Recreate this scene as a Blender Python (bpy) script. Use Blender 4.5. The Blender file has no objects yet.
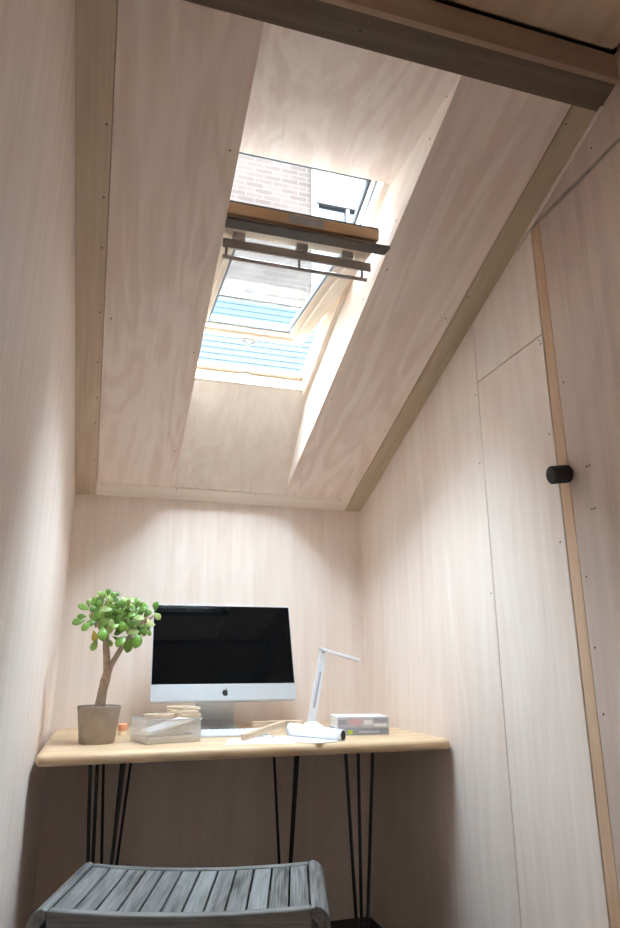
import bpy, bmesh, math, random
from mathutils import Vector, Matrix
random.seed(7)
SC = bpy.context.scene
COL = SC.collection
PI = math.pi
H = 1.0                                     # eye height

# ------------------------------------------------------------------ camera
yaw, pit, roll, FPX = math.radians(16.7325), math.radians(16.5602), math.radians(-0.1555), 664.264
cy, sy, cp, sp = math.cos(yaw), math.sin(yaw), math.cos(pit), math.sin(pit)
fw = Vector((sy*cp, cy*cp, sp)); rt = Vector((cy, -sy, 0)); up = rt.cross(fw)
r2 = rt*math.cos(roll) + up*math.sin(roll); u2 = up*math.cos(roll) - rt*math.sin(roll)
cam = bpy.data.cameras.new('camera'); co = bpy.data.objects.new('camera', cam); COL.objects.link(co)
m3 = Matrix((r2, u2, -fw)).transposed()
co.matrix_world = Matrix.Translation((0, 0, H)) @ m3.to_4x4()
cam.sensor_fit = 'VERTICAL'; cam.sensor_height = 36.0; cam.lens = FPX/928*36.0
cam.clip_start = 0.01; cam.clip_end = 200
SC.camera = co

# ------------------------------------------------------------------ materials
def new_mat(name):
    m = bpy.data.materials.new(name); m.use_nodes = True
    nt = m.node_tree; return m, nt, nt.nodes['Principled BSDF']
def plain(name, col, rough=.5, metal=0, spec=.5, var=.06, vs=30, bump=0, coat=0):
    m, nt, b = new_mat(name)
    tc = nt.nodes.new('ShaderNodeTexCoord'); nz = nt.nodes.new('ShaderNodeTexNoise')
    nz.inputs['Scale'].default_value = vs; nz.inputs['Detail'].default_value = 4
    nt.links.new(tc.outputs['Object'], nz.inputs['Vector'])
    rp = nt.nodes.new('ShaderNodeValToRGB'); e = rp.color_ramp.elements
    e[0].position, e[1].position = .3, .7
    e[0].color = [c*(1-var) for c in col]+[1]; e[1].color = [min(1, c*(1+var)) for c in col]+[1]
    nt.links.new(nz.outputs['Fac'], rp.inputs['Fac']); nt.links.new(rp.outputs['Color'], b.inputs['Base Color'])
    b.inputs['Roughness'].default_value = rough; b.inputs['Metallic'].default_value = metal
    b.inputs['Specular IOR Level'].default_value = spec; b.inputs['Coat Weight'].default_value = coat
    if bump:
        bp = nt.nodes.new('ShaderNodeBump'); bp.inputs['Strength'].default_value = bump; bp.inputs['Distance'].default_value = .002
        nt.links.new(nz.outputs['Fac'], bp.inputs['Height']); nt.links.new(bp.outputs['Normal'], b.inputs['Normal'])
    return m
def wood(name, c0, c1, axis, scale=1.0, rough=.55, spec=.3, streak=.5, wash=None, washamt=.4, rings=.09):
    """grained wood: long soft figure + fine streaks along `axis`, optional pale wash in large soft clouds"""
    m, nt, b = new_mat(name); N = nt.nodes.new; L = nt.links.new
    tc = N('ShaderNodeTexCoord'); oi = N('ShaderNodeObjectInfo')
    ad = N('ShaderNodeVectorMath'); ad.operation = 'ADD'
    ml = N('ShaderNodeMath'); ml.operation = 'MULTIPLY'; ml.inputs[1].default_value = 13.7
    L(oi.outputs['Random'], ml.inputs[0]); L(tc.outputs['Object'], ad.inputs[0]); L(ml.outputs[0], ad.inputs[1])
    def noise(across, along, detail, dist=0):
        mp = N('ShaderNodeMapping'); s = [across*scale]*3; s['XYZ'.index(axis)] = along*scale
        mp.inputs['Scale'].default_value = s; L(ad.outputs[0], mp.inputs['Vector'])
        nz = N('ShaderNodeTexNoise'); nz.inputs['Scale'].default_value = 1; nz.inputs['Detail'].default_value = detail
        nz.inputs['Distortion'].default_value = dist; L(mp.outputs[0], nz.inputs['Vector']); return nz
    big = noise(5.5, .9, 3, .8)
    # rings: sine of big figure gives cathedral bands
    sn = N('ShaderNodeMath'); sn.operation = 'MULTIPLY'; sn.inputs[1].default_value = 38; L(big.outputs['Fac'], sn.inputs[0])
    si = N('ShaderNodeMath'); si.operation = 'SINE'; L(sn.outputs[0], si.inputs[0])
    fine = noise(120, 2.5, 4); med = noise(22, 1.2, 4, .3)
    a1 = N('ShaderNodeMath'); a1.operation = 'MULTIPLY_ADD'; a1.inputs[1].default_value = rings; L(si.outputs[0], a1.inputs[0]); L(med.outputs['Fac'], a1.inputs[2])
    a2 = N('ShaderNodeMath'); a2.operation = 'MULTIPLY_ADD'; a2.inputs[1].default_value = streak; L(fine.outputs['Fac'], a2.inputs[0]); L(a1.outputs[0], a2.inputs[2])
    a3 = N('ShaderNodeMath'); a3.operation = 'SUBTRACT'; a3.inputs[1].default_value = streak*.5; L(a2.outputs[0], a3.inputs[0])
    rp = N('ShaderNodeValToRGB'); e = rp.color_ramp.elements; e[0].position, e[1].position = .25, .75
    e[0].color = list(c0)+[1]; e[1].color = list(c1)+[1]; L(a3.outputs[0], rp.inputs['Fac'])
    out = rp.outputs['Color']
    if wash:
        cl = noise(2.2, .8, 3, .5); mr = N('ShaderNodeMapRange'); mr.inputs['From Min'].default_value = .38; mr.inputs['From Max'].default_value = .68
        mr.inputs['To Max'].default_value = washamt; L(cl.outputs['Fac'], mr.inputs['Value'])
        mx = N('ShaderNodeMixRGB'); mx.inputs['Color2'].default_value = list(wash)+[1]; L(mr.outputs[0], mx.inputs['Fac']); L(out, mx.inputs['Color1']); out = mx.outputs['Color']
    L(out, b.inputs['Base Color'])
    b.inputs['Roughness'].default_value = rough; b.inputs['Specular IOR Level'].default_value = spec
    bp = N('ShaderNodeBump'); bp.inputs['Strength'].default_value = .12; bp.inputs['Distance'].default_value = .001
    L(a3.outputs[0], bp.inputs['Height']); L(bp.outputs['Normal'], b.inputs['Normal'])
    return m
def glassy(name, tint=(1, 1, 1), refl=.05, milky=None, milk=.0):
    m, nt, b = new_mat(name); N = nt.nodes.new; L = nt.links.new
    nt.nodes.remove(b); out = nt.nodes['Material Output']
    tr = N('ShaderNodeBsdfTransparent'); tr.inputs['Color'].default_value = list(tint)+[1]
    gl = N('ShaderNodeBsdfGlossy'); gl.inputs['Roughness'].default_value = .02
    lw = N('ShaderNodeLayerWeight'); lw.inputs['Blend'].default_value = .5
    pw = N('ShaderNodeMath'); pw.operation = 'POWER'; pw.inputs[1].default_value = 5; L(lw.outputs['Facing'], pw.inputs[0])
    fr = N('ShaderNodeMath'); fr.operation = 'MULTIPLY_ADD'; fr.inputs[1].default_value = .8; fr.inputs[2].default_value = refl; L(pw.outputs[0], fr.inputs[0])
    mx = N('ShaderNodeMixShader'); L(fr.outputs[0], mx.inputs[0]); L(tr.outputs[0], mx.inputs[1]); L(gl.outputs[0], mx.inputs[2])
    last = mx
    if milky:
        df = N('ShaderNodeBsdfDiffuse'); df.inputs['Color'].default_value = list(milky)+[1]
        tl = N('ShaderNodeBsdfTranslucent'); tl.inputs['Color'].default_value = list(milky)+[1]
        am = N('ShaderNodeMixShader'); am.inputs[0].default_value = .4; L(df.outputs[0], am.inputs[1]); L(tl.outputs[0], am.inputs[2])
        m2 = N('ShaderNodeMixShader'); m2.inputs[0].default_value = milk; L(mx.outputs[0], m2.inputs[1]); L(am.outputs[0], m2.inputs[2]); last = m2
    L(last.outputs[0], out.inputs['Surface'])
    return m
PK0, PK1, WSH = (.74, .63, .55), (.85, .76, .68), (.88, .82, .76)
M = {}
for ax in 'XYZ':
    M['ply'+ax] = wood('whitewashed_plywood_'+ax.lower(), PK0, PK1, ax, wash=WSH, washamt=.45)
    M['trim'+ax] = wood('pale_softwood_'+ax.lower(), (.56, .44, .33), (.68, .56, .445), ax, streak=.6)
    M['cream'+ax] = wood('cream_pine_'+ax.lower(), (.74, .62, .50), (.84, .74, .63), ax, streak=.3)
M['plyPanel'] = wood('pinkish_slope_plywood', (.76, .61, .535), (.88, .76, .69), 'Y', wash=WSH, washamt=.3, rings=.20)
M['wallL'] = wood('left_wall_plywood', (.77, .645, .58), (.88, .775, .715), 'Z', wash=WSH, washamt=.5)
M['wallB'] = wood('back_wall_plywood', (.79, .665, .59), (.87, .77, .70), 'Z', wash=WSH, washamt=.4)
M['wallR'] = wood('right_wall_plywood', (.77, .645, .57), (.86, .755, .685), 'Z', wash=WSH, washamt=.45)
M['door'] = wood('door_plywood', (.54, .42, .36), (.67, .55, .48), 'Z', wash=(.70, .60, .535), washamt=.5)
M['jamb'] = wood('door_edge_strip_pine', (.55, .36, .23), (.68, .48, .33), 'Z')
M['beam'] = wood('shade_darkened_beam', (.125, .098, .072), (.19, .15, .112), 'X')  # the unlit underside's shade is put into this darker brown
M['fascia'] = wood('brown_fascia_board', (.31, .21, .15), (.42, .30, .225), 'X')
M['greenish'] = wood('olive_brown_strip', (.45, .35, .24), (.56, .455, .33), 'Y')
M['ceilflat'] = wood('tan_ceiling_plywood', (.62, .47, .33), (.72, .57, .43), 'Y')
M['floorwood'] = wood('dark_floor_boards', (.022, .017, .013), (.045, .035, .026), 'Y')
M['deskwood'] = wood('oak_worktop', (.56, .38, .225), (.76, .565, .37), 'X', scale=1.3, rough=.4)
M['stool'] = wood('weathered_grey_teak', (.035, .032, .03), (.19, .187, .183), 'Y', scale=2.5, rough=.7, streak=1.3, wash=(.29, .30, .31), washamt=.55)
M['stoolx'] = wood('weathered_grey_teak_rail', (.08, .075, .07), (.22, .215, .21), 'X', scale=2.5, rough=.75, streak=1.0, wash=(.30, .30, .30), washamt=.35)
M['stick'] = wood('light_beech', (.55, .40, .27), (.74, .58, .42), 'X', scale=2)
M['orangewood'] = wood('orange_brown_window_pine', (.50, .32, .18), (.62, .43, .27), 'X')
M['black'] = plain('black_powder_coat', (.012, .012, .013), .45)
M['darkgap'] = plain('dark_gap', (.02, .016, .012), .9)
M['knob'] = plain('matt_black_knob', (.006, .006, .006), .6)
M['alu'] = plain('silver_aluminium', (.60, .62, .65), .38, .35, var=.02)
M['alustand'] = plain('grey_aluminium_stand', (.60, .63, .66), .35, .7, var=.02)
M['glossblack'] = plain('glossy_black_glass', (.003, .0035, .004), .03, var=.0, spec=.28)
M['logo'] = plain('black_logo', (.02, .02, .022), .3)
M['whiteplastic'] = plain('white_plastic', (.86, .87, .90), .35, var=.01)
M['lamp'] = plain('white_lamp_plastic', (.80, .82, .87), .3, var=.01)
M['lampslot'] = plain('pale_grey_slot', (.45, .46, .50), .4)
M['key'] = plain('white_keys', (.85, .86, .88), .45, var=.01)
M['paper'] = plain('white_paper', (.86, .87, .90), .8, var=.02)
M['tubeshade'] = plain('tube_inner_shade', (.03, .028, .027), .9)
M['card'] = plain('ivory_card', (.80, .74, .66), .8, var=.05)
M['ivorywood'] = wood('pale_veneer', (.66, .52, .38), (.82, .70, .56), 'X', scale=3)
M['pot'] = plain('greyish_clay', (.36, .30, .255), .85, var=.14, vs=26, bump=.25)
M['soil'] = plain('dark_soil', (.05, .035, .025), .95, var=.4, vs=120, bump=.6)
M['bark'] = plain('pale_brown_bark', (.40, .285, .205), .8, var=.25, vs=60, bump=.6)
M['gasket'] = plain('blue_grey_gasket', (.17, .23, .30), .5)
M['cladding'] = plain('grey_metal_cladding', (.06, .075, .095), .6, .1)
M['winpaint'] = M['creamX']
M['ventmetal'] = plain('grey_brown_ventilation_bar', (.44, .40, .37), .5, .1)
M['ledge'] = plain('dark_grey_ledge', (.10, .087, .077), .6)
M['plate'] = plain('silver_plate', (.36, .37, .39), .4, .4)
M['book1'] = plain('white_book_cover', (.74, .75, .80), .5)
M['bookgrey'] = plain('grey_book_cover', (.30, .32, .37), .5)
M['spinegrey'] = plain('pale_grey_spine', (.52, .53, .58), .5, var=.1)
M['red'] = plain('pinkish_red_print', (.62, .42, .46), .5)
M['darkprint'] = plain('dark_grey_print', (.36, .37, .42), .5)
M['lime'] = plain('lime_print', (.55, .65, .10), .5)
M['pages'] = plain('book_pages', (.84, .82, .78), .8, vs=200)
M['orange'] = plain('salmon_orange', (.78, .36, .20), .5)
M['creamplastic'] = plain('cream_base', (.84, .70, .52), .5)
M['darkwall'] = plain('pale_wall', (.70, .62, .54), .8)
M['bouncefloor'] = plain('added_bounce_floor', (.72, .68, .62), .85)
M['screw'] = plain('dark_screw_head', (.07, .055, .045), .5, .5)
M['glass'] = glassy('window_glass', (.93, .97, .985))
M['clear'] = glassy('clear_plastic', (.95, .96, .97), refl=.02, milky=(.93, .92, .91), milk=.25)
# outside
M['slate'] = plain('dark_blue_pane', (.045, .055, .065), .2)
M['render'] = plain('white_render', (.20, .20, .20), .9, var=.02)
M['lintel'] = plain('pale_grey_lintel', (.09, .092, .095), .8)
def brick_mat():
    m, nt, b = new_mat('orange_brick'); N = nt.nodes.new; L = nt.links.new
    tc = N('ShaderNodeTexCoord'); mp = N('ShaderNodeMapping'); mp.inputs['Rotation'].default_value = (PI/2, 0, 0); L(tc.outputs['Object'], mp.inputs['Vector'])
    br = N('ShaderNodeTexBrick'); br.inputs['Scale'].default_value = 1; br.inputs['Brick Width'].default_value = .23; br.inputs['Row Height'].default_value = .078
    br.inputs['Mortar Size'].default_value = .008; br.inputs['Color1'].default_value = (.060, .040, .031, 1); br.inputs['Color2'].default_value = (.080, .058, .047, 1); br.inputs['Mortar'].default_value = (.092, .082, .074, 1)
    L(mp.outputs[0], br.inputs['Vector'])
    nz = N('ShaderNodeTexNoise'); nz.inputs['Scale'].default_value = 2.2; nz.inputs['Detail'].default_value = 5; L(tc.outputs['Object'], nz.inputs['Vector'])
    mx = N('ShaderNodeMixRGB'); mx.blend_type = 'MULTIPLY'; mx.inputs['Fac'].default_value = .5
    rp = N('ShaderNodeValToRGB'); rp.color_ramp.elements[0].color = (.55, .5, .5, 1); rp.color_ramp.elements[0].position = .35; rp.color_ramp.elements[1].position = .6
    L(nz.outputs['Fac'], rp.inputs['Fac']); L(br.outputs['Color'], mx.inputs['Color1']); L(rp.outputs['Color'], mx.inputs['Color2']); L(mx.outputs['Color'], b.inputs['Base Color'])
    b.inputs['Roughness'].default_value = .9; return m
M['brick'] = brick_mat()
def clad_mat():
    m, nt, b = new_mat('pale_blue_weatherboard'); b.inputs['Base Color'].default_value = (.040, .066, .079, 1); b.inputs['Roughness'].default_value = .7
    return m
M['board'] = clad_mat()
def leaf_mat():
    m, nt, b = new_mat('jade_leaf'); N = nt.nodes.new; L = nt.links.new
    va = N('ShaderNodeAttribute'); va.attribute_name = 'tone'
    rp = N('ShaderNodeValToRGB'); e = rp.color_ramp.elements
    e[0].color = (.085, .19, .035, 1); e[1].color = (.38, .50, .17, 1); e[1].position = .8
    x = e.new(.45); x.color = (.22, .42, .07, 1); y = e.new(.97); y.color = (.60, .40, .06, 1)
    L(va.outputs['Fac'], rp.inputs['Fac']); L(rp.outputs['Color'], b.inputs['Base Color'])
    b.inputs['Roughness'].default_value = .35; b.inputs['Subsurface Weight'].default_value = 0
    return m
M['leaf'] = leaf_mat()

# ------------------------------------------------------------------ mesh helpers
class B:
    def __init__(s): s.bm = bmesh.new()
    def box(s, x0, x1, y0, y1, z0, z1, mat=None):
        vs = [s.bm.verts.new((x, y, z)) for x in (x0, x1) for y in (y0, y1) for z in (z0, z1)]
        if mat is not None:
            for v in vs: v.co = mat @ v.co
        for f in ((0, 1, 3, 2), (4, 6, 7, 5), (0, 4, 5, 1), (2, 3, 7, 6), (0, 2, 6, 4), (1, 5, 7, 3)): s.bm.faces.new([vs[i] for i in f])
        return s
    def prism(s, pts, vec):
        a = [s.bm.verts.new(p) for p in pts]; b = [s.bm.verts.new(Vector(p)+Vector(vec)) for p in pts]; n = len(pts)
        s.bm.faces.new(a); s.bm.faces.new(b[::-1])
        for i in range(n): s.bm.faces.new((a[i], b[i], b[(i+1) % n], a[(i+1) % n]))
        return s
    def lathe(s, prof, n=40, c=(0, 0, 0)):
        rings = []
        for r, z in prof:
            if r < 1e-6: rings.append([s.bm.verts.new((c[0], c[1], c[2]+z))])
            else: rings.append([s.bm.verts.new((c[0]+r*math.cos(2*PI*i/n), c[1]+r*math.sin(2*PI*i/n), c[2]+z)) for i in range(n)])
        for a, b in zip(rings, rings[1:]):
            for i in range(n):
                j = (i+1) % n
                if len(a) == 1 and len(b) == 1: continue
                if len(a) == 1: s.bm.faces.new((a[0], b[i], b[j]))
                elif len(b) == 1: s.bm.faces.new((a[i], b[0], a[j]))
                else: s.bm.faces.new((a[i], b[i], b[j], a[j]))
        return s
    def tube(s, pts, rad, n=10, caps=True):
        pts = [Vector(p) for p in pts]; R = rad if isinstance(rad, (list, tuple)) else [rad]*len(pts)
        rings = []; t0 = (pts[1]-pts[0]).normalized(); ref = Vector((0, 0, 1)) if abs(t0.z) < .9 else Vector((1, 0, 0))
        nx = t0.cross(ref).normalized()
        for i, p in enumerate(pts):
            t = (pts[min(i+1, len(pts)-1)]-pts[max(i-1, 0)]).normalized()
            nx = (nx-t*nx.dot(t)).normalized(); ny = t.cross(nx)
            rings.append([s.bm.verts.new(p+(nx*math.cos(2*PI*k/n)+ny*math.sin(2*PI*k/n))*R[i]) for k in range(n)])
        for a, b in zip(rings, rings[1:]):
            for k in range(n): s.bm.faces.new((a[k], a[(k+1) % n], b[(k+1) % n], b[k]))
        if caps: s.bm.faces.new(rings[0][::-1]); s.bm.faces.new(rings[-1])
        return s
    def grid(s, fn, nu, nv, thick=None):
        """sheet from fn(u,v)"""
        g = [[s.bm.verts.new(fn(i/nu, j/nv)) for j in range(nv+1)] for i in range(nu+1)]
        for i in range(nu):
            for j in range(nv): s.bm.faces.new((g[i][j], g[i+1][j], g[i+1][j+1], g[i][j+1]))
        return s
    def build(s, name, mat, parent=None, bevel=0, smooth=False, seg=2, solid=0, mw=None, kind=None):
        bmesh.ops.recalc_face_normals(s.bm, faces=s.bm.faces)
        me = bpy.data.meshes.new(name); s.bm.to_mesh(me); s.bm.free()
        o = bpy.data.objects.new(name, me); COL.objects.link(o); me.materials.append(mat)
        if smooth: me.shade_smooth()
        if solid:
            md = o.modifiers.new('solid', 'SOLIDIFY'); md.thickness = solid; md.offset = 0
        if bevel:
            md = o.modifiers.new('bevel', 'BEVEL'); md.width = bevel; md.segments = seg; md.limit_method = 'ANGLE'; md.angle_limit = math.radians(40)
        if parent: o.parent = parent
        if mw is not None: o.matrix_local = mw
        if kind: o['kind'] = kind
        return o
def empty(name, loc=(0, 0, 0), rz=0, mw=None, kind=None, parent=None):
    o = bpy.data.objects.new(name, None); COL.objects.link(o); o.empty_display_size = .1
    if mw is not None: o.matrix_world = mw
    else: o.location = loc; o.rotation_euler = (0, 0, rz)
    if kind: o['kind'] = kind
    if parent: o.parent = parent
    return o
def tag(o, label, cat, group=None):
    o['label'] = label; o['category'] = cat
    if group: o['group'] = group
    return o
def struct(o, label):
    o['kind'] = 'structure'; o['label'] = label; return o

# ------------------------------------------------------------------ room numbers
XL, XR, YB, YF, ZC = -.168, 1.132, 2.93, -1.7, H+1.487
SL = math.radians(21.0); cs, ss = math.cos(SL), math.sin(SL)
ZS = H+.690                                  # where the slope meets the back wall
MS = Matrix(((1, 0, 0, 0), (0, -cs, -ss, YB), (0, ss, -cs, ZS), (0, 0, 0, 1)))    # local (u, along, -height)
def sbox(b, u0, u1, a0, a1, h0, h1): return b.box(u0, u1, a0, a1, -h1, -h0)
def screw_at(parent, p, n, mw=None):
    """small countersunk screw head lying in a panel"""
    n = Vector(n); t = n.orthogonal().normalized(); s2 = n.cross(t); p = Vector(p); b = B()
    ring = lambda r, d: [p+n*d+(t*math.cos(k*PI/4)+s2*math.sin(k*PI/4))*r for k in range(8)]
    b.prism(ring(.0028, -.001), n*.0016)
    return b.build('screw', M['screw'], parent)

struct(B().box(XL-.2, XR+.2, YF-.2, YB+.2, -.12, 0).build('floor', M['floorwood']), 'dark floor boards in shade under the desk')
struct(B().box(XL+.04, XR-.04, YF+.04, .70, .0003, .010).build('floor', M['bouncefloor']), 'unseen pale floor sheet added at the near end of the room to bounce light')  # unseen reflector, added to throw daylight up onto the ceilings
struct(B().box(XL-.14, XL, YF-.1, YB+.1, -.05, 2.95).build('wall_left', M['wallL']), 'tall whitewashed plywood wall close on the left')
struct(B().box(XL-.14, XR+.14, YB, YB+.14, -.05, ZS+.2).build('wall_back', M['wallB']), 'whitewashed plywood wall behind the desk')
struct(B().box(XL-.14, XR+.14, YF-.14, YF, -.05, 2.95).build('wall_front', M['darkwall']), 'pale wall at the near end of the room')
# right wall: separate boards with shadow gaps
wr = struct(empty('wall_right', (XR, 1.5, 0), kind='structure'), 'whitewashed plywood wall of several boards on the right')
def rpan(y0, y1, z0, z1, mat, par=wr, d=.02, x=XR, name='panel', pts=None):
    b = B()
    if pts: b.prism([(0, y-1.5, z) for y, z in pts], (d, 0, 0))
    else: b.box(0, d, y0-1.5, y1-1.5, z0, z1)
    return b.build(name, mat, par, bevel=.0008, seg=1)
g = .0016
def ztop(y): return ZS+(YB-y)*ss/cs+.02
rpan(0, 0, 0, 0, M['wallR'], pts=[(1.812+g, 0), (YB, 0), (YB, ztop(YB)), (1.812+g, ztop(1.812))])
rpan(1.4545, 1.812-g, 0, 1.897-g, M['wallR'])
rpan(0, 0, 0, 0, M['wallR'], pts=[(1.4545, 1.897+g), (1.812-g, 1.897+g), (1.812-g, ztop(1.812)), (1.4545, ztop(1.4545))])
rpan(0, 0, 0, 0, M['door'], pts=[(YF, 2.254), (1.448, 2.254), (1.448, ztop(1.448)), (1.06, 2.60), (YF, 2.60)])
rpan(YF, .62, 0, 2.243, M['wallR'])
B().box(.020, .034, YF-1.5, YB-1.5, 0, 2.7).build('backing_board', M['darkgap'], wr)
B().box(.034, .14, YF-1.5, YB-1.5, 0, 2.95).build('wall_core', M['plyZ'], wr)
for y, z in ((1.83, 1.86), (1.835, 1.62), (1.47, 1.885), (1.465, 1.872), (1.47, 1.60), (1.83, 1.2), (1.17, 2.30), (1.475, 1.3)):
    screw_at(wr, (0, y-1.5, z), (-1, 0, 0))
# door in the right wall
dr = struct(empty('door_1', (XR, 1.4, 0), kind='structure'), 'plywood door with a pine edge strip and a black knob')
B().box(0, .02, .0105, .0495, 0, 2.2425).build('edge_strip', M['jamb'], dr, bevel=.001)
B().box(.0, .02, -.775, .009, .005, 2.2415).build('door_panel', M['door'], dr, bevel=.001)
for y, z in ((-.06, 1.47), (-.07, 1.47), (-.06, 1.36), (-.07, 1.36), (-.01, 1.2), (-.01, 1.03), (-.012, .88), (-.012, 1.72)): screw_at(dr, (0, y, z), (-1, 0, 0))
kb = B(); ax = Vector((-1, .10, -.13)).normalized()
p0 = Vector((.002, .008, 1.470))
kb.tube([p0, p0+ax*.006, p0+ax*.0061, p0+ax*.054, p0+ax*.057], [.017, .017, .0235, .0235, .0215], n=28).build('door_knob', M['knob'], dr, bevel=.0015)

# sloping ceiling: panels, reveal lining, backing
ce = struct(empty('ceiling', mw=MS, kind='structure'), 'sloping whitewashed plywood ceiling with a deep skylight opening')
UL, UR = .236, .732
sbox(B(), -.081, UL, .0965, 1.945, 0, .018).build('slope_panel', M['plyPanel'], ce, bevel=.0008, seg=1)
sbox(B(), UR, 1.051, .0965, 1.945, 0, .018).build('slope_panel', M['plyPanel'], ce, bevel=.0008, seg=1)
sbox(B(), UL-.018, UL, .06, 1.99, .018, .205).build('reveal_panel', M['plyY'], ce)
sbox(B(), UR, UR+.018, .06, 1.99, .018, .205).build('reveal_panel', M['plyY'], ce)
def lining(a0, h0, a1, h1, t):
    d = Vector((0, a1-a0, -(h1-h0))); n = Vector((0, -d.z, d.y)).normalized()*t
    p = [Vector((UL, a0, -h0)), Vector((UL, a1, -h1))]
    return B().prism([p[0], p[1], p[1]+n, p[0]+n], (UR-UL, 0, 0))
lining(.0985, .001, .575, .205, -.016).build('reveal_panel', M['plyY'], ce)
lining(1.945, .001, 1.53, .178, .016).build('reveal_panel', M['plyPanel'], ce)
# roof deck closing the sides, top and bottom
for u0, u1, a0, a1 in ((-.30, UL-.018, -.1, 2.0), (UR+.018, 1.30, -.1, 2.0)):
    sbox(B(), u0, u1, a0, a1, .02, .20).build('roof_deck', M['darkgap'], ce)
sbox(B(), UL-.018, UR+.018, -.1, .05, .02, .20).build('roof_deck', M['darkgap'], ce)
sbox(B(), UL-.018, UR+.018, 1.96, 2.0, .02, .24).build('roof_deck', M['darkgap'], ce)
for u, a in ((.212, 1.62), (.216, .9), (.757, .75), (.755, 1.35), (.215, .35), (.757, .3), (1.03, 1.2), (1.035, .6), (-.06, 1.0)):
    screw_at(ce, (u, a, 0), (0, 0, 1))
for a, h in ((1.86, .016), (1.75, .013), (1.5, .012), (1.2, .012), (.8, .012)): screw_at(ce, (UR, a, -h-.018), (-1, 0, 0))
# flat ceiling behind the beam
RX0, RX1, RY0, RY1 = .40, .75, -1.6, -1.2       # unseen second roof window, added behind the viewer as fill light
def ringbox(b, X0, X1, Y0, Y1, z0, z1, x0=RX0, x1=RX1, y0=RY0, y1=RY1):
    b.box(X0, x0, Y0, Y1, z0, z1).box(x1, X1, Y0, Y1, z0, z1).box(x0, x1, Y0, y0, z0, z1).box(x0, x1, y1, Y1, z0, z1); return b
struct(ringbox(B(), XL-.1, XR-.012, YF-.1, 1.045, ZC+.0, ZC+.02).build('ceiling', M['ceilflat']), 'flat tan plywood ceiling panel above the beam')
struct(ringbox(B(), XL-.14, XR+.14, YF-.14, 1.3, ZC+.025, ZC+.15).build('ceiling', M['darkgap']), 'dark void above the flat ceiling panel')
w2 = struct(empty('added_fill_window', (0, 0, ZC), kind='structure'), 'unseen roof window added in the flat ceiling behind the viewer for fill light')
ringbox(B(), RX0, RX1, RY0, RY1, -.002, .17, RX0+.03, RX1-.03, RY0+.03, RY1-.03).build('frame', M['creamX'], w2)
B().box(RX0+.02, RX1-.02, RY0+.02, RY1-.02, .150, .154).build('pane', M['glass'], w2)
# trims
tl = struct(empty('trim_1', mw=MS), 'pale pine strip between left wall and sloping panel')
sbox(B(), XL, -.0825, .0, 1.945, 0, .02).build('board', M['trimY'], tl, bevel=.0008, seg=1)
for a in (.25, .48, .62, .80, 1.02, 1.26, 1.42, 1.62): screw_at(tl, (-.095, a, 0), (0, 0, 1))
t2 = struct(empty('trim_2', mw=MS), 'pine strip along the top of the back wall')
sbox(B(), -.0825, 1.0525, .0, .095, 0, .02).build('board', M['ply'+'X'], t2, bevel=.0008, seg=1)
for u in (-.06, .25, .6, 1.0): screw_at(t2, (u, .085, 0), (0, 0, 1))
t3 = struct(empty('trim_3', mw=MS), 'olive brown strip between sloping panel and right wall')
sbox(B(), 1.0535, XR, .0, 1.945, -.001, .02).build('board', M['greenish'], t3, bevel=.0008, seg=1)
for a in (.5, .9, 1.3, 1.88): screw_at(t3, (1.064, a, .001), (0, 0, 1))
struct(sbox(B(), XR-.006, XR, 1.50, 1.945, -.012, 0).build('trim_4', M['plyY'], mw=MS), 'thin pale bead where the strip meets the right wall')
# beam and fascia
t5 = struct(empty('trim_5', (XL, 1.05, H+1.395)), 'beam across the top of the slope, shade painted into its grey brown')
b = B(); W2 = XR-XL
b.prism([(0, .078, -.018), (0, .012, .0055), (0, .012, .10), (0, .078, .10)], (W2, 0, 0)); b.build('board', M['beam'], t5, bevel=.001)
B().box(0, W2, -.004, .012, .0055, .0855).build('fascia', M['fascia'], t5, bevel=.001)
B().box(0, W2, -.01, .03, .092, .125).build('gap_strip', M['darkgap'], t5)
for x in (.30, .62, .93, 1.2): screw_at(t5, (x, .045, -.0065), (0, -.33, -.94))

# ------------------------------------------------------------------ skylight
wn = struct(empty('window_1', mw=MS), 'open centre-pivot roof window with pale pine frame')
JL, JR, A0, A1 = .232, .712, .572, 1.515
fr = empty('frame', parent=wn)
sbox(B(), JR, JR+.035, A0-.045, A1+.03, .185, .30).build('jamb', M['creamY'], fr, bevel=.002)
sbox(B(), JL-.035, JL, A0-.045, A1+.03, .185, .30).build('jamb', M['creamY'], fr, bevel=.002)
sbox(B(), JL-.001, JR+.001, A0-.04, A0+.004, .200, .258).build('sill', M['creamX'], fr, bevel=.002)
sbox(B(), JL-.001, JR+.001, A0-.03, A0+.022, .2585, .285).build('sill', M['creamX'], fr, bevel=.002)
sbox(B(), JL-.001, JR+.001, A0+.0, A0+.006, .2540, .2588).build('groove', M['orangewood'], fr)
sbox(B(), JL-.001, JR+.001, A1+.03, A1+.06, .186, .30).build('head', M['creamX'], fr, bevel=.002)
# outer metal cladding of the fixed frame: two sides and the hood at the top
sbox(B(), JR-.008, JR+.06, 1.02, A1+.06, .302, .325).build('cladding', M['cladding'], fr)
sbox(B(), JL-.06, JL+.008, 1.02, A1+.06, .302, .325).build('cladding', M['cladding'], fr)
sbox(B(), JL-.06, JR+.06, A1-.066, A1+.07, .3255, .355).build('hood', M['cladding'], fr)
sbox(B(), JR-.0035, JR+.001, 1.12, A1, .243, .252).build('gasket', M['gasket'], fr)
sbox(B(), JL-.001, JL+.0035, 1.12, A1, .243, .252).build('gasket', M['gasket'], fr)
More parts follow.
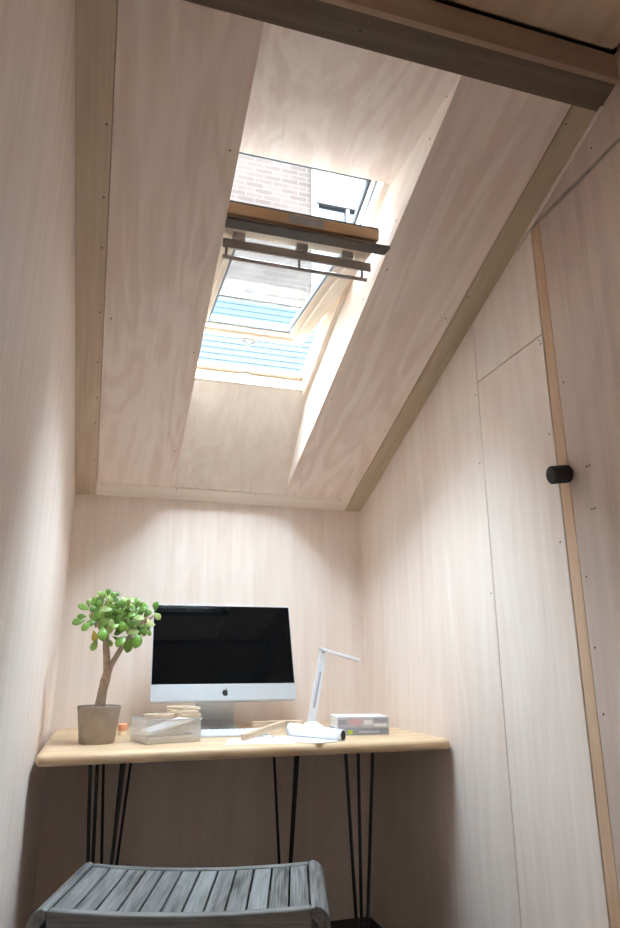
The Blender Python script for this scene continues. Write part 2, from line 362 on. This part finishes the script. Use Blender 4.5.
# latch catch on the sill
uc = (JL+JR)/2
sbox(B(), uc-.022, uc+.022, A0-.012, A0+.008, .225, .262).build('catch_plate', M['plate'], fr, bevel=.006)
for a, h in ((.62, .21), (.62, .235)): 
    b = B(); p = Vector((JR-.001, a, -h)); b.tube([p, p-Vector((.004, 0, 0))], .005, n=12).build('peg', M['ventmetal'], fr)
# sash, swung 26 degrees about the middle
th = math.radians(26)
ct, st = math.cos(th), math.sin(th)
# sash local: x = u, y = towards its top, z = outwards
SM = Matrix(((1, 0, 0, 0), (0, ct, st, 1.05), (0, st, -ct, -.21), (0, 0, 0, 1)))
sa = empty('sash', parent=wn); sa.matrix_local = SM
S0, S1 = JL+.008, JR-.016
st_w = .072; st_l = .050
for a, b_ in ((S0, S0+st_l), (S1-st_w, S1)):
    bb = B().box(a, b_, -.42, .42, -.010, .026)
    i0, i1 = (a, a+.030) if a == S0 else (b_-.045, b_)
    bb.box(i0, i1, -.42, .42, -.026, -.0095); bb.build('stile', M['creamY'], sa, bevel=.003)
bb = B().box(S0+.001, S1-.001, -.42, -.34, -.012, .0255).box(S0+.001, S1-.001, -.42, -.385, -.0265, -.0115); bb.build('bottom_rail', M['creamX'], sa, bevel=.003)
B().box(S0, S1, -.4225, -.4195, -.024, -.017).build('rail_edge', M['orangewood'], sa)
B().box(S0+.001, S1-.001, .345, .419, -.026, .0255).build('top_rail', M['creamX'], sa, bevel=.003)
gx0, gx1, gy0, gy1 = S0+st_l, S1-st_w, -.34, .345
B().box(gx0-.004, gx1+.004, gy0-.004, gy1+.004, .006, .010).build('pane', M['glass'], sa)
b = B(); w = .008
b.box(gx0, gx0+w, gy0, gy1, -.006, .005).box(gx1-w, gx1, gy0, gy1, -.006, .005).box(gx0+w, gx1-w, gy0, gy0+w, -.006, .005).box(gx0+w, gx1-w, gy1-w, gy1, -.006, .005)
b.build('gasket', M['gasket'], sa)
b = B()
for x0, x1, y0, y1 in ((S0, S0+.03, -.45, .418), (S1-.03, S1+.01, -.45, .418), (S0+.03, S1-.03, -.45, -.41), (S0+.03, S1-.03, .39, .418), (S0, S1+.001, .4185, .433)): b.box(x0, x1, y0, y1, .0262, .032)
b.build('outer_cladding', M['cladding'], sa)
# ventilation flap and control bar at the top of the sash
B().box(S0-.001, S1+.002, .4195, .436, -.010, .0258).build('vent_flap', M['orangewood'], sa, bevel=.002)
B().box(S0-.002, S1+.034, .400, .446, -.0355, -.0270).build('vent_ledge', M['ledge'], sa, bevel=.001)
pl = B().box(uc-.055, uc+.05, .4362, .4374, -.006, .020).build('data_plate', M['plate'], sa)
for dx in (-.022, .012): B().box(uc+dx, uc+dx+.004, .4374, .4378, .0, .012).build('mark', M['darkprint'], pl)
bar = B().box(S0, S1+.006, .352, .360, -.073, -.044).build('control_bar', M['ventmetal'], sa, bevel=.002)
for u in (S0+.045, uc+.005, S1-.075): B().box(u-.018, u+.018, .354, .372, -.047, -.026).build('bracket', M['ventmetal'], bar, bevel=.002)
B().tube([(S0+.002, .352, -.100), (S1-.006, .352, -.100)], .0062, n=12).build('rail', M['ventmetal'], bar)
for u in (S0+.012, uc+.0, S1-.022): B().tube([(u, .354, -.072), (u, .352, -.097)], .0045, n=10).build('post', M['ventmetal'], bar)
for u in (S0+.03, S1-.06): B().tube([(u, .40, -.027), (u, .40, -.031)], .006, n=12).build('screw', M['screw'], sa)
# latch under the bottom rail
b = B(); b.tube([(uc-.030, -.417, -.030), (uc+.0, -.432, -.046), (uc+.030, -.417, -.030)], .0045, n=10); b.build('latch', M['plate'], sa, smooth=True)
B().box(uc-.034, uc+.034, -.42, -.408, -.0325, -.0265).build('latch_plate', M['plate'], sa, bevel=.002)

# ------------------------------------------------------------------ the neighbour outside
nb = tag(empty('neighbour_building', (0, 7.0, 0)), 'brick house with a white rendered wing seen through the roof window', 'building')
B().box(-6, 2.13, 0, .4, 5.18, 8.6).build('brick_wall', M['brick'], nb)
b = B().box(2.13, 2.19, -.03, .4, 5.18, 8.6).box(2.19, 6.5, .06, .4, 6.86, 8.6).box(2.19, 6.5, .06, .4, 5.18, 6.36).box(2.19, 2.22, .06, .4, 6.36, 6.86).box(3.3, 6.5, .06, .4, 6.36, 6.86)
b.build('rendered_wall', M['render'], nb)
b = B().box(-6, 6.5, .02, .4, -2, 5.18)
b.build('lower_wall', M['board'], nb)
b = B()
for k in range(56):
    z = 5.17-k*.075
    b.prism([(-6, .02, z), (-6, .010, z), (-6, .006, z-.075), (-6, .02, z-.075)], (12.5, 0, 0))
b.build('weatherboarding', M['board'], nb)
B().box(-6, 2.13, -.008, 0, 5.18, 5.25).build('string_course', M['render'], nb)
wi = B(); wi.box(2.22, 3.3, .10, .14, 6.36, 6.86).build('window_pane', M['slate'], nb)
b = B().box(2.22, 3.3, .05, .10, 6.79, 6.86).build('window_lintel', M['lintel'], nb)
b = B().box(2.22, 2.25, .06, .12, 6.36, 6.79).box(2.635, 2.685, .06, .12, 6.36, 6.79).box(3.27, 3.3, .06, .12, 6.36, 6.79).box(2.25, 3.27, .06, .12, 6.36, 6.42)
b.build('window_frame', M['render'], nb)

# ------------------------------------------------------------------ desk
DZ = .754
dk = tag(empty('desk', (.48, 2.53, 0)), 'oak worktop desk on thin black hairpin legs spanning the alcove', 'desk')
B().box(-.637, .645, -.40, .398, DZ-.034, DZ).build('desk_top', M['deskwood'], dk, bevel=.0162, seg=6)
def hairpin(cx, cy_, dirs):
    b = B(); R_ = .0055
    foot = Vector((cx, cy_, .012))
    for (dx, dy) in dirs:
        b.tube([(cx+dx, cy_+dy, DZ-.036), (cx+dx*.14, cy_+dy*.14, .02), (cx+dx*.02, cy_+dy*.02, .007)], R_, n=10)
    b.box(cx-.06, cx+.06, cy_-.06, cy_+.06, DZ-.0385, DZ-.0345)
    b.build('hairpin_leg', M['black'], dk)
hairpin(-.44, -.28, ((-.05, -.02), (.05, .03), (-.03, .05)))
hairpin(.36, -.28, ((-.05, -.02), (.02, .05), (.05, -.01)))
hairpin(-.40, .28, ((-.05, .0), (.06, .0), (.02, -.05)))
hairpin(.26, .28, ((-.05, .02), (.045, .0), (.06, .01)))

# ------------------------------------------------------------------ stool
sl_ = tag(empty('stool', (.245, 1.795, 0), math.radians(-15.5)), 'weathered grey slatted wooden stool in front of the desk', 'stool')
SWD, SDP, SZ = .320, .174, .502
def dip(x): return -.016*(1-(x/SWD)**2)
def rail_prof(x0, x1, z_under, n=28):
    top = [(x0+(x1-x0)*i/n, dip(x0+(x1-x0)*i/n)) for i in range(n+1)]
    return top
for s in (-1, 1):
    tp = rail_prof(-SWD+.041, SWD-.041, 0)
    pts = [(x, s*SDP, SZ+z) for x, z in tp]+[(x, s*SDP, SZ-.058+z*.6) for x, z in tp[::-1]]
    B().prism(pts, (0, -s*.026, 0)).build('rail', M['stoolx'], sl_, bevel=.004)
ns = 12; x0 = -SWD+.043; pitch = (2*(SWD-.043))/ns
for i in range(ns):
    xa, xb = x0+i*pitch+.0022, x0+(i+1)*pitch-.0022
    b = B(); q = [(xa, -SDP+.027, SZ+dip(xa)-.002), (xb, -SDP+.027, SZ+dip(xb)-.002), (xb, -SDP+.027, SZ+dip(xb)-.018), (xa, -SDP+.027, SZ+dip(xa)-.018)]
    b.prism(q, (0, 2*SDP-.054, 0)).build('slat', M['stool'], sl_, bevel=.002)
for s in (-1, 1):                             # rounded end boards running down into the legs
    prof = []; r = .036
    xo, xi = s*SWD, s*(SWD-.041)
    prof.append((xi, SZ+dip(abs(xi))))
    prof.append((s*(SWD-r), SZ+dip(SWD-r)))
    for k in range(1, 9):
        a = k*PI/16; prof.append((s*(SWD-r+r*math.sin(a)), SZ-r+r*math.cos(a)))
    prof += [(xo, SZ-.075), (s*(SWD-.022), SZ-.075), (s*(SWD-.030), SZ-.034), (xi, SZ-.024)]
    b = B(); b.prism([(x, -SDP, z) for x, z in prof], (0, 2*SDP, 0)).build('end_board', M['stool'], sl_, bevel=.003)
    for t in (-1, 1):
        y0 = t*SDP; B().box(min(xo, s*(SWD-.04)), max(xo, s*(SWD-.04)), min(y0, y0-t*.045), max(y0, y0-t*.045), .0, SZ-.0755).build('leg', M['stool'], sl_, bevel=.004)
    B().box(min(s*(SWD-.03), s*(SWD-.01)), max(s*(SWD-.03), s*(SWD-.01)), -SDP+.045, SDP-.045, .12, .15).build('stretcher', M['stool'], sl_, bevel=.003)

# ------------------------------------------------------------------ computer
pc = tag(empty('desktop_computer', (.440, 2.70, DZ)), 'silver all-in-one computer with a black screen on the desk', 'computer')
tilt = math.radians(19)
PM = Matrix.Translation((.013, -.085, .103)) @ Matrix.Rotation(-tilt, 4, 'X')        # local x right, z up the screen, -y front
PW, PH = .552, .382
b = B()                                        # body: thin edge, bulged back
def rrect(w, h, r, n=6):
    out = []
    for cx, cz, a0 in ((w/2-r, h-r, 0), (-w/2+r, h-r, PI/2), (-w/2+r, r, PI), (w/2-r, r, 1.5*PI)):
        for k in range(n+1): a = a0+k*PI/2/n; out.append((cx+r*math.cos(a), cz+r*math.sin(a)))
    return out
loop = rrect(PW, PH, .012)
lay = []
for d, f in ((0, 1), (.006, 1), (.010, .985), (.026, .72), (.036, .35)):
    lay.append([b.bm.verts.new((x*f, d, PH/2+(z-PH/2)*f)) for x, z in loop])
n = len(loop)
for p, q in zip(lay, lay[1:]):
    for i in range(n): b.bm.faces.new((p[i], p[(i+1) % n], q[(i+1) % n], q[i]))
b.bm.faces.new(lay[0]); b.bm.faces.new(lay[-1][::-1])
body = b.build('body', M['alu'], pc, smooth=False, mw=PM)
CH = .066
b = B().box(-PW/2+.003, PW/2-.003, -.0025, -.0004, CH, PH-.003); scr = b.build('screen', M['glossblack'], pc, bevel=.0008, mw=PM)
B().box(-PW/2+.001, PW/2-.001, -.0025, -.0004, .0035, CH-.0006).build('chin', M['alu'], pc, bevel=.003, mw=PM)
# fruit-shaped logo with a bite and a leaf
def logo_pts():
    P = []
    for k in range(64):
        t = 2*PI*k/64
        x = 1.0*math.sin(t); z = math.cos(t)
        r = 1-.10*math.exp(-((t-PI)/.28)**2)-.16*math.exp(-((min(t, 2*PI-t))/.33)**2)
        w = .92 if z > 0 else .92-.16*(-z)**2
        P.append([x*w*r, z*r])
    out = []
    for x, z in P:
        dx, dz = x-1.05, z-.12; d = math.hypot(dx, dz)
        if d < .42: x, z = 1.05+dx/d*.42, .12+dz/d*.42
        out.append((x, z))
    return out
S_ = .0125; b = B(); b.prism([(x*S_, -.0026, CH*.5-.001+z*S_) for x, z in logo_pts()], (0, -.0004, 0))
lf = []
for k in range(9): a = k/8*PI/2; lf.append((.02+.42*math.sin(a), 1.02+.46*(1-math.cos(a))))
for k in range(9): a = k/8*PI/2; lf.append((.44-.42*math.sin(a), 1.48-.46*(1-math.cos(a))))
b.prism([(x*S_, -.0026, CH*.5-.001+z*S_) for x, z in lf[1:8]+lf[9:17]], (0, -.0004, 0)).build('logo', M['logo'], pc, mw=PM)
# bent sheet stand
prof = [(-.085, .0), (-.085, .005), (.060, .006), (.078, .012), (.084, .026), (.062, .17), (.066, .171), (.093, .020), (.088, .006), (.070, .0)]
B().prism([(-.0755, y, z) for y, z in prof], (.155, 0, 0)).build('stand', M['alustand'], pc, bevel=.0015)
# keyboard
kb = tag(empty('keyboard', (.428, 2.475, DZ), math.radians(-2)), 'slim white keyboard in front of the computer stand', 'keyboard')
b = B(); b.prism([(-.14, -.057, 0), (-.14, -.057, .004), (-.14, .057, .014), (-.14, .057, 0)], (.28, 0, 0)).build('case', M['alu'], kb, bevel=.0015)
rows = [(14, .0), (14, .0), (13, .006), (12, .010), (9, .0)]
for r, (nk, off) in enumerate(rows):
    y = .044-r*.0215; zz = .004+.010*(y+.057)/.114
    wk = .270/nk
    b = B()
    for k in range(nk):
        xa = -.135+k*wk
        b.box(xa+.0013, xa+wk-.0013, y-.0088, y+.0088, zz-.001, zz+.0028)
    b.build('key_row', M['key'], kb, bevel=.0008, seg=1)

# ------------------------------------------------------------------ plant
pp = tag(empty('potted_plant', (.003, 2.372, DZ)), 'small jade plant with forked trunk in a grey clay pot', 'plant')
B().lathe([(0, 0), (.052, 0), (.0545, .003), (.0675, .108), (.068, .111), (.066, .112), (.062, .110), (.059, .092), (0, .092)], 48).build('pot', M['pot'], pp, smooth=False).data.shade_smooth()
B().lathe([(0, .0985), (.03, .0995), (.0592, .0955), (.058, .0925), (0, .0925)], 40).build('soil', M['soil'], pp)
K = .00312
def pl_(px, py, dy=0): return Vector(((px-99.5)*K, dy, (742-py)*K*.99))
b = B()
b.tube([pl_(99, 712), pl_(100, 704), pl_(101.5, 690), pl_(103, 681), pl_(104.5, 673), pl_(104, 664)], [.0155, .0165, .0145, .0155, .0135, .012], 14)
b.tube([pl_(104.5, 676), pl_(103, 660), pl_(101, 645), pl_(100, 634), pl_(98, 622), pl_(99, 607)], [.012, .0115, .0105, .010, .008, .005], 12)
b.tube([pl_(104.8, 678), pl_(107, 667), pl_(113, 655), pl_(120, 642), pl_(126, 634, .0), pl_(134, 624, -.01), pl_(142, 614, -.01)], [.010, .0095, .0085, .008, .0065, .005, .0035], 12)
for a in ([(100, 636), (92, 626), (85, 616), (84, 604)], [(99, 630), (106, 615), (112, 604)], [(126, 634), (120, 622), (121, 606)], [(98, 622), (93, 610), (96, 598)], [(134, 624), (143, 618), (150, 612)]):
    dy = random.uniform(-.04, .03); b.tube([pl_(x, y, dy*i/3) for i, (x, y) in enumerate(a)], [.006, .005, .004, .003][:len(a)], 8)
b.build('trunk', M['bark'], pp, smooth=True)
LV = [(230,78,0,58),(85,178,-70,74),(60,262,-105,78),(110,295,-140,66),(155,150,-50,70),(195,145,-20,62),(180,215,-125,90),(165,350,170,66),(170,405,-160,72),(220,270,-150,92),
      (265,245,160,70),(215,335,175,92),(260,300,185,72),(265,390,150,52),(335,380,-140,88),(385,405,-165,92),(437,370,-170,104),(480,310,178,74),(415,145,0,66),(542,160,5,66),
      (550,225,140,58),(490,205,40,60),(460,170,60,66),(360,150,10,56),(320,130,70,66),(330,165,20,60),(290,190,-60,70),(250,140,-15,60),(370,220,80,74),(430,240,90,74),
      (440,270,110,72),(400,325,80,80),(340,290,100,70),(310,310,170,60),(300,250,30,60),(280,85,80,44),(182,85,-80,44),(112,145,0,52),(78,232,-90,56),(260,105,20,54),
      (505,265,160,56),(300,365,120,50),(230,190,-100,70),(395,185,-40,60),(140,270,-100,64),(150,190,-60,60),(350,200,150,60),(290,290,-120,60),(510,330,175,40),(235,120,10,50)]
LV += [(x+random.uniform(-45, 45), y+random.uniform(-35, 35), random.uniform(-180, 180), random.uniform(50, 76)) for x, y in
       [(random.uniform(150, 480), random.uniform(130, 310)) for _ in range(100)]]
b = B(); tone = b.bm.verts.layers.float.new('tone')
for i, (zx, zy, ang, ln) in enumerate(LV):
    px, py = 62+zx/6.2, 577+zy/6.2*1.04; L_ = ln/6.2*K*1.14; Wd = L_*random.uniform(.27, .34)
    c = pl_(px, py, random.uniform(-.055, .06) if i >= 50 else random.uniform(-.065, -.005))
    a = math.radians(ang); t = Vector((math.sin(a), random.uniform(-.45, .2), math.cos(a))).normalized()
    nn = Vector((random.uniform(-.5, .5), -1, random.uniform(.2, 1.0))); s_ = t.cross(nn).normalized(); nn = s_.cross(t).normalized()
    if nn.y > 0: nn = -nn
    tv = random.uniform(.05, .85)
    if ang in (170,) and zx == 165: tv = 1
    rings = []; NR, NS = 7, 8
    for k in range(NR+1):
        f = k/NR; wid = Wd*(math.sin(PI*f**1.55))**.62 if 0 < k < NR else Wd*.06
        ctr = c+t*L_*(f-.5)+nn*(-.10*L_*(2*f-1)**2)
        ring = []
        for q in range(NS):
            an = 2*PI*q/NS; v = b.bm.verts.new(ctr+s_*wid*math.cos(an)+nn*(wid*.20*math.sin(an)+.12*wid*abs(math.cos(an)))); v[tone] = tv; ring.append(v)
        rings.append(ring)
    for r0, r1 in zip(rings, rings[1:]):
        for q in range(NS): b.bm.faces.new((r0[q], r0[(q+1) % NS], r1[(q+1) % NS], r1[q]))
    b.bm.faces.new(rings[0][::-1]); b.bm.faces.new(rings[-1])
b.build('foliage', M['leaf'], pp, smooth=True)

# ------------------------------------------------------------------ small things on the desk
jar = tag(empty('small_pot', (.087, 2.60, DZ)), 'tiny salmon orange pot with cream base between plant and plastic box', 'pot')
B().lathe([(0, 0), (.014, 0), (.015, .002), (.015, .014), (0, .014)], 24).build('base', M['creamplastic'], jar)
B().lathe([(0, .0145), (.0155, .0145), (.0165, .018), (.0165, .035), (.0145, .037), (0, .037)], 24).build('lid', M['orange'], jar)

bx = tag(empty('plastic_box', (.148, 2.262, DZ), math.radians(14)), 'clear plastic box holding thin sheets beside the plant pot', 'box')
BW, BD, BH, T = .180, .17, .072, .002
b = B().box(0, BW, 0, BD, 0, T).box(0, T, 0, BD, T, BH).box(BW-T, BW, 0, BD, T, BH).box(T, BW-T, 0, T, T, BH).box(T, BW-T, BD-T, BD, T, BH)
b.build('tub', M['clear'], bx)
b = B().box(-.004, BW+.004, -.004, 0, BH-.004, BH).box(-.004, BW+.004, BD, BD+.004, BH-.004, BH).box(-.004, 0, 0, BD, BH-.004, BH).box(BW, BW+.004, 0, BD, BH-.004, BH)
b.build('rim', M['clear'], bx)
RB = Matrix.Translation((.148, 2.262, DZ)) @ Matrix.Rotation(math.radians(14), 4, 'Z')
def sheet(name, label, x, y, z, rx, ry, rz, w, d, t, mat, cat='sheet', group='sheets in the plastic box'):
    o = B().box(-w/2, w/2, -d/2, d/2, 0, t).build(name, mat, bevel=.0005, seg=1)
    o.matrix_world = RB @ Matrix.Translation((x, y, z)) @ Matrix.Rotation(math.radians(rz), 4, 'Z') @ Matrix.Rotation(math.radians(ry), 4, 'Y') @ Matrix.Rotation(math.radians(rx), 4, 'X')
    tag(o, label, cat, group); return o
sheet('card_sheet', 'thick ivory card lying flat at the bottom of the plastic box', .090, .085, .0025, 0, 0, 0, .168, .155, .012, M['ivorywood'])
sheet('card_sheet', 'white card sheet on the flat ivory card inside the box', .090, .084, .0150, 0, 0, 2, .160, .148, .006, M['card'])
sheet('card_sheet', 'pale wooden sheet sloping up to the right inside the box', .089, .070, .0440, 0, -15, 0, .160, .12, .003, M['ivorywood'])
sheet('card_sheet', 'white card leaning above the sloping wooden sheet in the box', .085, .072, .0490, 0, -15, 0, .135, .10, .002, M['paper'])
def cutout(x, y, z, rx, ry, rz, w, d, bw, t, label):
    b = B().box(-w/2, w/2, -d/2, -d/2+bw, 0, t).box(-w/2, w/2, d/2-bw, d/2, 0, t).box(-w/2, -w/2+bw, -d/2+bw, d/2-bw, 0, t).box(w/2-bw, w/2, -d/2+bw, d/2-bw, 0, t)
    o = b.build('wooden_cutout', M['ivorywood'], bevel=.0008, seg=1)
    o.matrix_world = RB @ Matrix.Translation((x, y, z)) @ Matrix.Rotation(math.radians(rz), 4, 'Z') @ Matrix.Rotation(math.radians(ry), 4, 'Y') @ Matrix.Rotation(math.radians(rx), 4, 'X')
    tag(o, label, 'cut-out', 'wooden cut-outs on the plastic box')
cutout(.072, .085, .0735, 0, 0, 35, .078, .09, .013, .010, 'small square wooden cut-out turned askew, leftmost on the plastic box')
cutout(.148, .085, .0735, 0, 0, 8, .070, .12, .012, .010, 'lowest small square wooden cut-out on the right of the plastic box')
cutout(.145, .080, .0845, 0, 0, -4, .074, .11, .014, .009, 'middle small square wooden cut-out on the right of the plastic box')
cutout(.150, .088, .0945, 0, 0, 14, .068, .10, .013, .009, 'topmost small square wooden cut-out stacked on the plastic box')

# paper: flat sheet and a loosely rolled one
ps = B(); pts = [(.385, 2.200), (.60, 2.165), (.64, 2.30), (.60, 2.40), (.42, 2.34)]
o = ps.prism([(x, y, DZ+.0003) for x, y in pts], (0, 0, .0006)).build('paper_sheet', M['paper']); tag(o, 'white sheet of paper lying flat on the desk', 'paper')
pr = tag(empty('paper_roll', (.765, 2.178, DZ+.001), math.radians(-52)), 'loosely rolled white paper with shade painted in its open end near the desk edge', 'paper roll')
def rollfn(u, v):                              # the curl, tighter at the open end
    x = -.215*(1-u); r0 = .0165+.006*(1-u); a = -PI/2+v*2.5*PI; q = r0*(1-.06*v)
    return Vector((x, q*math.cos(a), q*math.sin(a)+r0))
B().grid(rollfn, 10, 56).build('tube', M['paper'], pr, smooth=True, solid=.0009)
def flapfn(u, v):                              # the loose end of the sheet running out towards the viewer's left
    x = -.215*(1-u)-.02*v; y = -.004-.105*v-.03*v*(1-u)
    return Vector((x, y, .0012+.004*math.sin(PI*min(1, v*1.1))*(1-u)*max(0, 1-v)*2))
B().grid(flapfn, 12, 16).build('loose_sheet', M['paper'], pr, smooth=True, solid=.0006)
B().lathe([(0, 0), (.0148, 0), (.0148, .003), (0, .003)], 24).build('shade_disc', M['tubeshade'], pr, mw=Matrix.Translation((-.0035, .0, .0165)) @ Matrix.Rotation(PI/2, 4, 'Y'))  # dark disc painted in for the shade inside the hollow roll

# two joined wooden bars on a small foot
wb = tag(empty('wooden_bars', (.56, 2.36, DZ)), 'two joined light wooden bars propped on a small white foot over the paper', 'wooden bars')
B().box(-.055, .115, -.010, .010, .034, .052).build('bar', M['stick'], wb, bevel=.001)
d = Vector((.05, -.005, .043))-Vector((-.115, -.140, .0165)); L_ = d.length
q = Matrix.Translation((-.115, -.140, .0165)) @ d.to_track_quat('X', 'Z').to_matrix().to_4x4()
B().box(0, L_, -.0095, .0095, -.0095, .0095).build('bar', M['stick'], wb, bevel=.001, mw=q)
B().lathe([(0, .001), (.020, .001), (.020, .005), (.006, .008), (.006, .0335), (0, .0335)], 24).build('foot', M['whiteplastic'], wb, mw=Matrix.Translation((-.005, .0, .0)))

# lamp
lp = tag(empty('desk_lamp', (.757, 2.50, DZ)), 'slim white folding desk lamp with a flat tilted head', 'lamp')
B().lathe([(0, 0), (.056, 0), (.06, .004), (.056, .011), (.040, .019), (.022, .033), (.014, .036), (0, .036)], 40).build('base', M['lamp'], lp)
A_ = Vector((-.008, 0, .014)); Bt = Vector((.047, 0, .283)); d = Bt-A_
q = Matrix.Translation(A_) @ d.to_track_quat('Z', 'Y').to_matrix().to_4x4()
q = Matrix.Translation(A_) @ Matrix.Rotation(math.atan2(d.x, d.z), 4, 'Y')
arm = B().box(-.0145, .0145, -.006, .006, 0, d.length).build('arm', M['lamp'], lp, bevel=.003, mw=q)
B().box(-.004, .004, -.0068, -.0058, .07, .20).build('slot', M['lampslot'], arm)
q2 = Matrix.Translation(Bt+Vector((-.012, 0, .008))) @ Matrix.Rotation(math.radians(15), 4, 'Y')
hd = B().box(-.004, .158, -.020, .020, -.005, .005).build('head', M['lamp'], lp, bevel=.003, mw=q2)
B().box(.02, .142, -.015, .015, -.0056, -.0049).build('light_strip', M['whiteplastic'], hd)
B().tube([(.044, -.013, .284), (.044, .013, .284)], .008, n=16).build('hinge', M['lampslot'], lp)

# books
def book(name, label, x, y, z, rz, w, d, t, cover, spine, marks):
    o = tag(empty(name, (x, y, z), math.radians(rz)), label, 'book', 'books on the desk')
    B().box(0, w, 0, d, 0, .002).box(0, w, 0, d, t-.002, t).build('cover', cover, o, bevel=.0006, seg=1)
    B().box(.003, w-.003, .003, d-.003, .0022, t-.0022).build('pages', M['pages'], o)
    sp = B().box(0, w, -.0018, .0004, .0, t).build('spine', spine, o, bevel=.0006, seg=1)
    for x0, x1, z0, z1, mt in marks: B().box(x0, x1, -.0024, -.0017, z0, z1).build('spine_print', mt, sp)
    return o
book('book', 'thin dark grey book with a lime spot on its spine, under another', .800, 2.335, DZ+.0001, -4, .185, .13, .021, M['bookgrey'], M['bookgrey'],
     [(.035, .052, .003, .018, M['lime']), (.075, .15, .008, .013, M['spinegrey']), (.005, .03, .006, .015, M['spinegrey'])])
book('book', 'thick white book with red and grey spine print, on top', .802, 2.345, DZ+.0222, -8, .185, .14, .037, M['book1'], M['spinegrey'],
     [(.004, .035, .012, .028, M['darkprint']), (.042, .085, .008, .031, M['red']), (.095, .125, .012, .026, M['book1']), (.13, .178, .018, .033, M['darkprint']), (.13, .178, .005, .014, M['book1'])])

# ------------------------------------------------------------------ daylight
w = bpy.data.worlds.new('overcast_sky'); SC.world = w; w.use_nodes = True
nt = w.node_tree; bg = nt.nodes['Background']
tc = nt.nodes.new('ShaderNodeTexCoord'); sx = nt.nodes.new('ShaderNodeSeparateXYZ'); rp = nt.nodes.new('ShaderNodeValToRGB')
nt.links.new(tc.outputs['Generated'], sx.inputs[0]); nt.links.new(sx.outputs['Z'], rp.inputs['Fac']); nt.links.new(rp.outputs['Color'], bg.inputs['Color'])
e = rp.color_ramp.elements; e[0].color = (.80, .83, .86, 1); e[1].color = (.90, .95, 1.0, 1)
bg.inputs['Strength'].default_value = 1.0
# the sun behind thin high cloud: a broad soft disc high over the roof
sun = bpy.data.lights.new('hazy_sun', 'SUN'); so = bpy.data.objects.new('hazy_sun', sun); COL.objects.link(so)
sun.energy = 40; sun.angle = math.radians(90); sun.color = (.79, .905, 1)
SEL, SAZ = math.radians(83), math.radians(0)          # elevation; azimuth from -y towards -x
sd = Vector((-math.sin(SAZ)*math.cos(SEL), -math.cos(SAZ)*math.cos(SEL), math.sin(SEL)))
so.location = (.5, 0, 12); so.rotation_euler = sd.to_track_quat('Z', 'Y').to_euler()
SC.view_settings.view_transform = 'Standard'; SC.view_settings.look = 'None'; SC.view_settings.gamma = 1.0
SC.view_settings.use_curve_mapping = False
SC.view_settings.exposure = 1.50
SC.cycles.max_bounces = 12; SC.cycles.diffuse_bounces = 8; SC.cycles.transparent_max_bounces = 16
SC.cycles.use_denoising = True
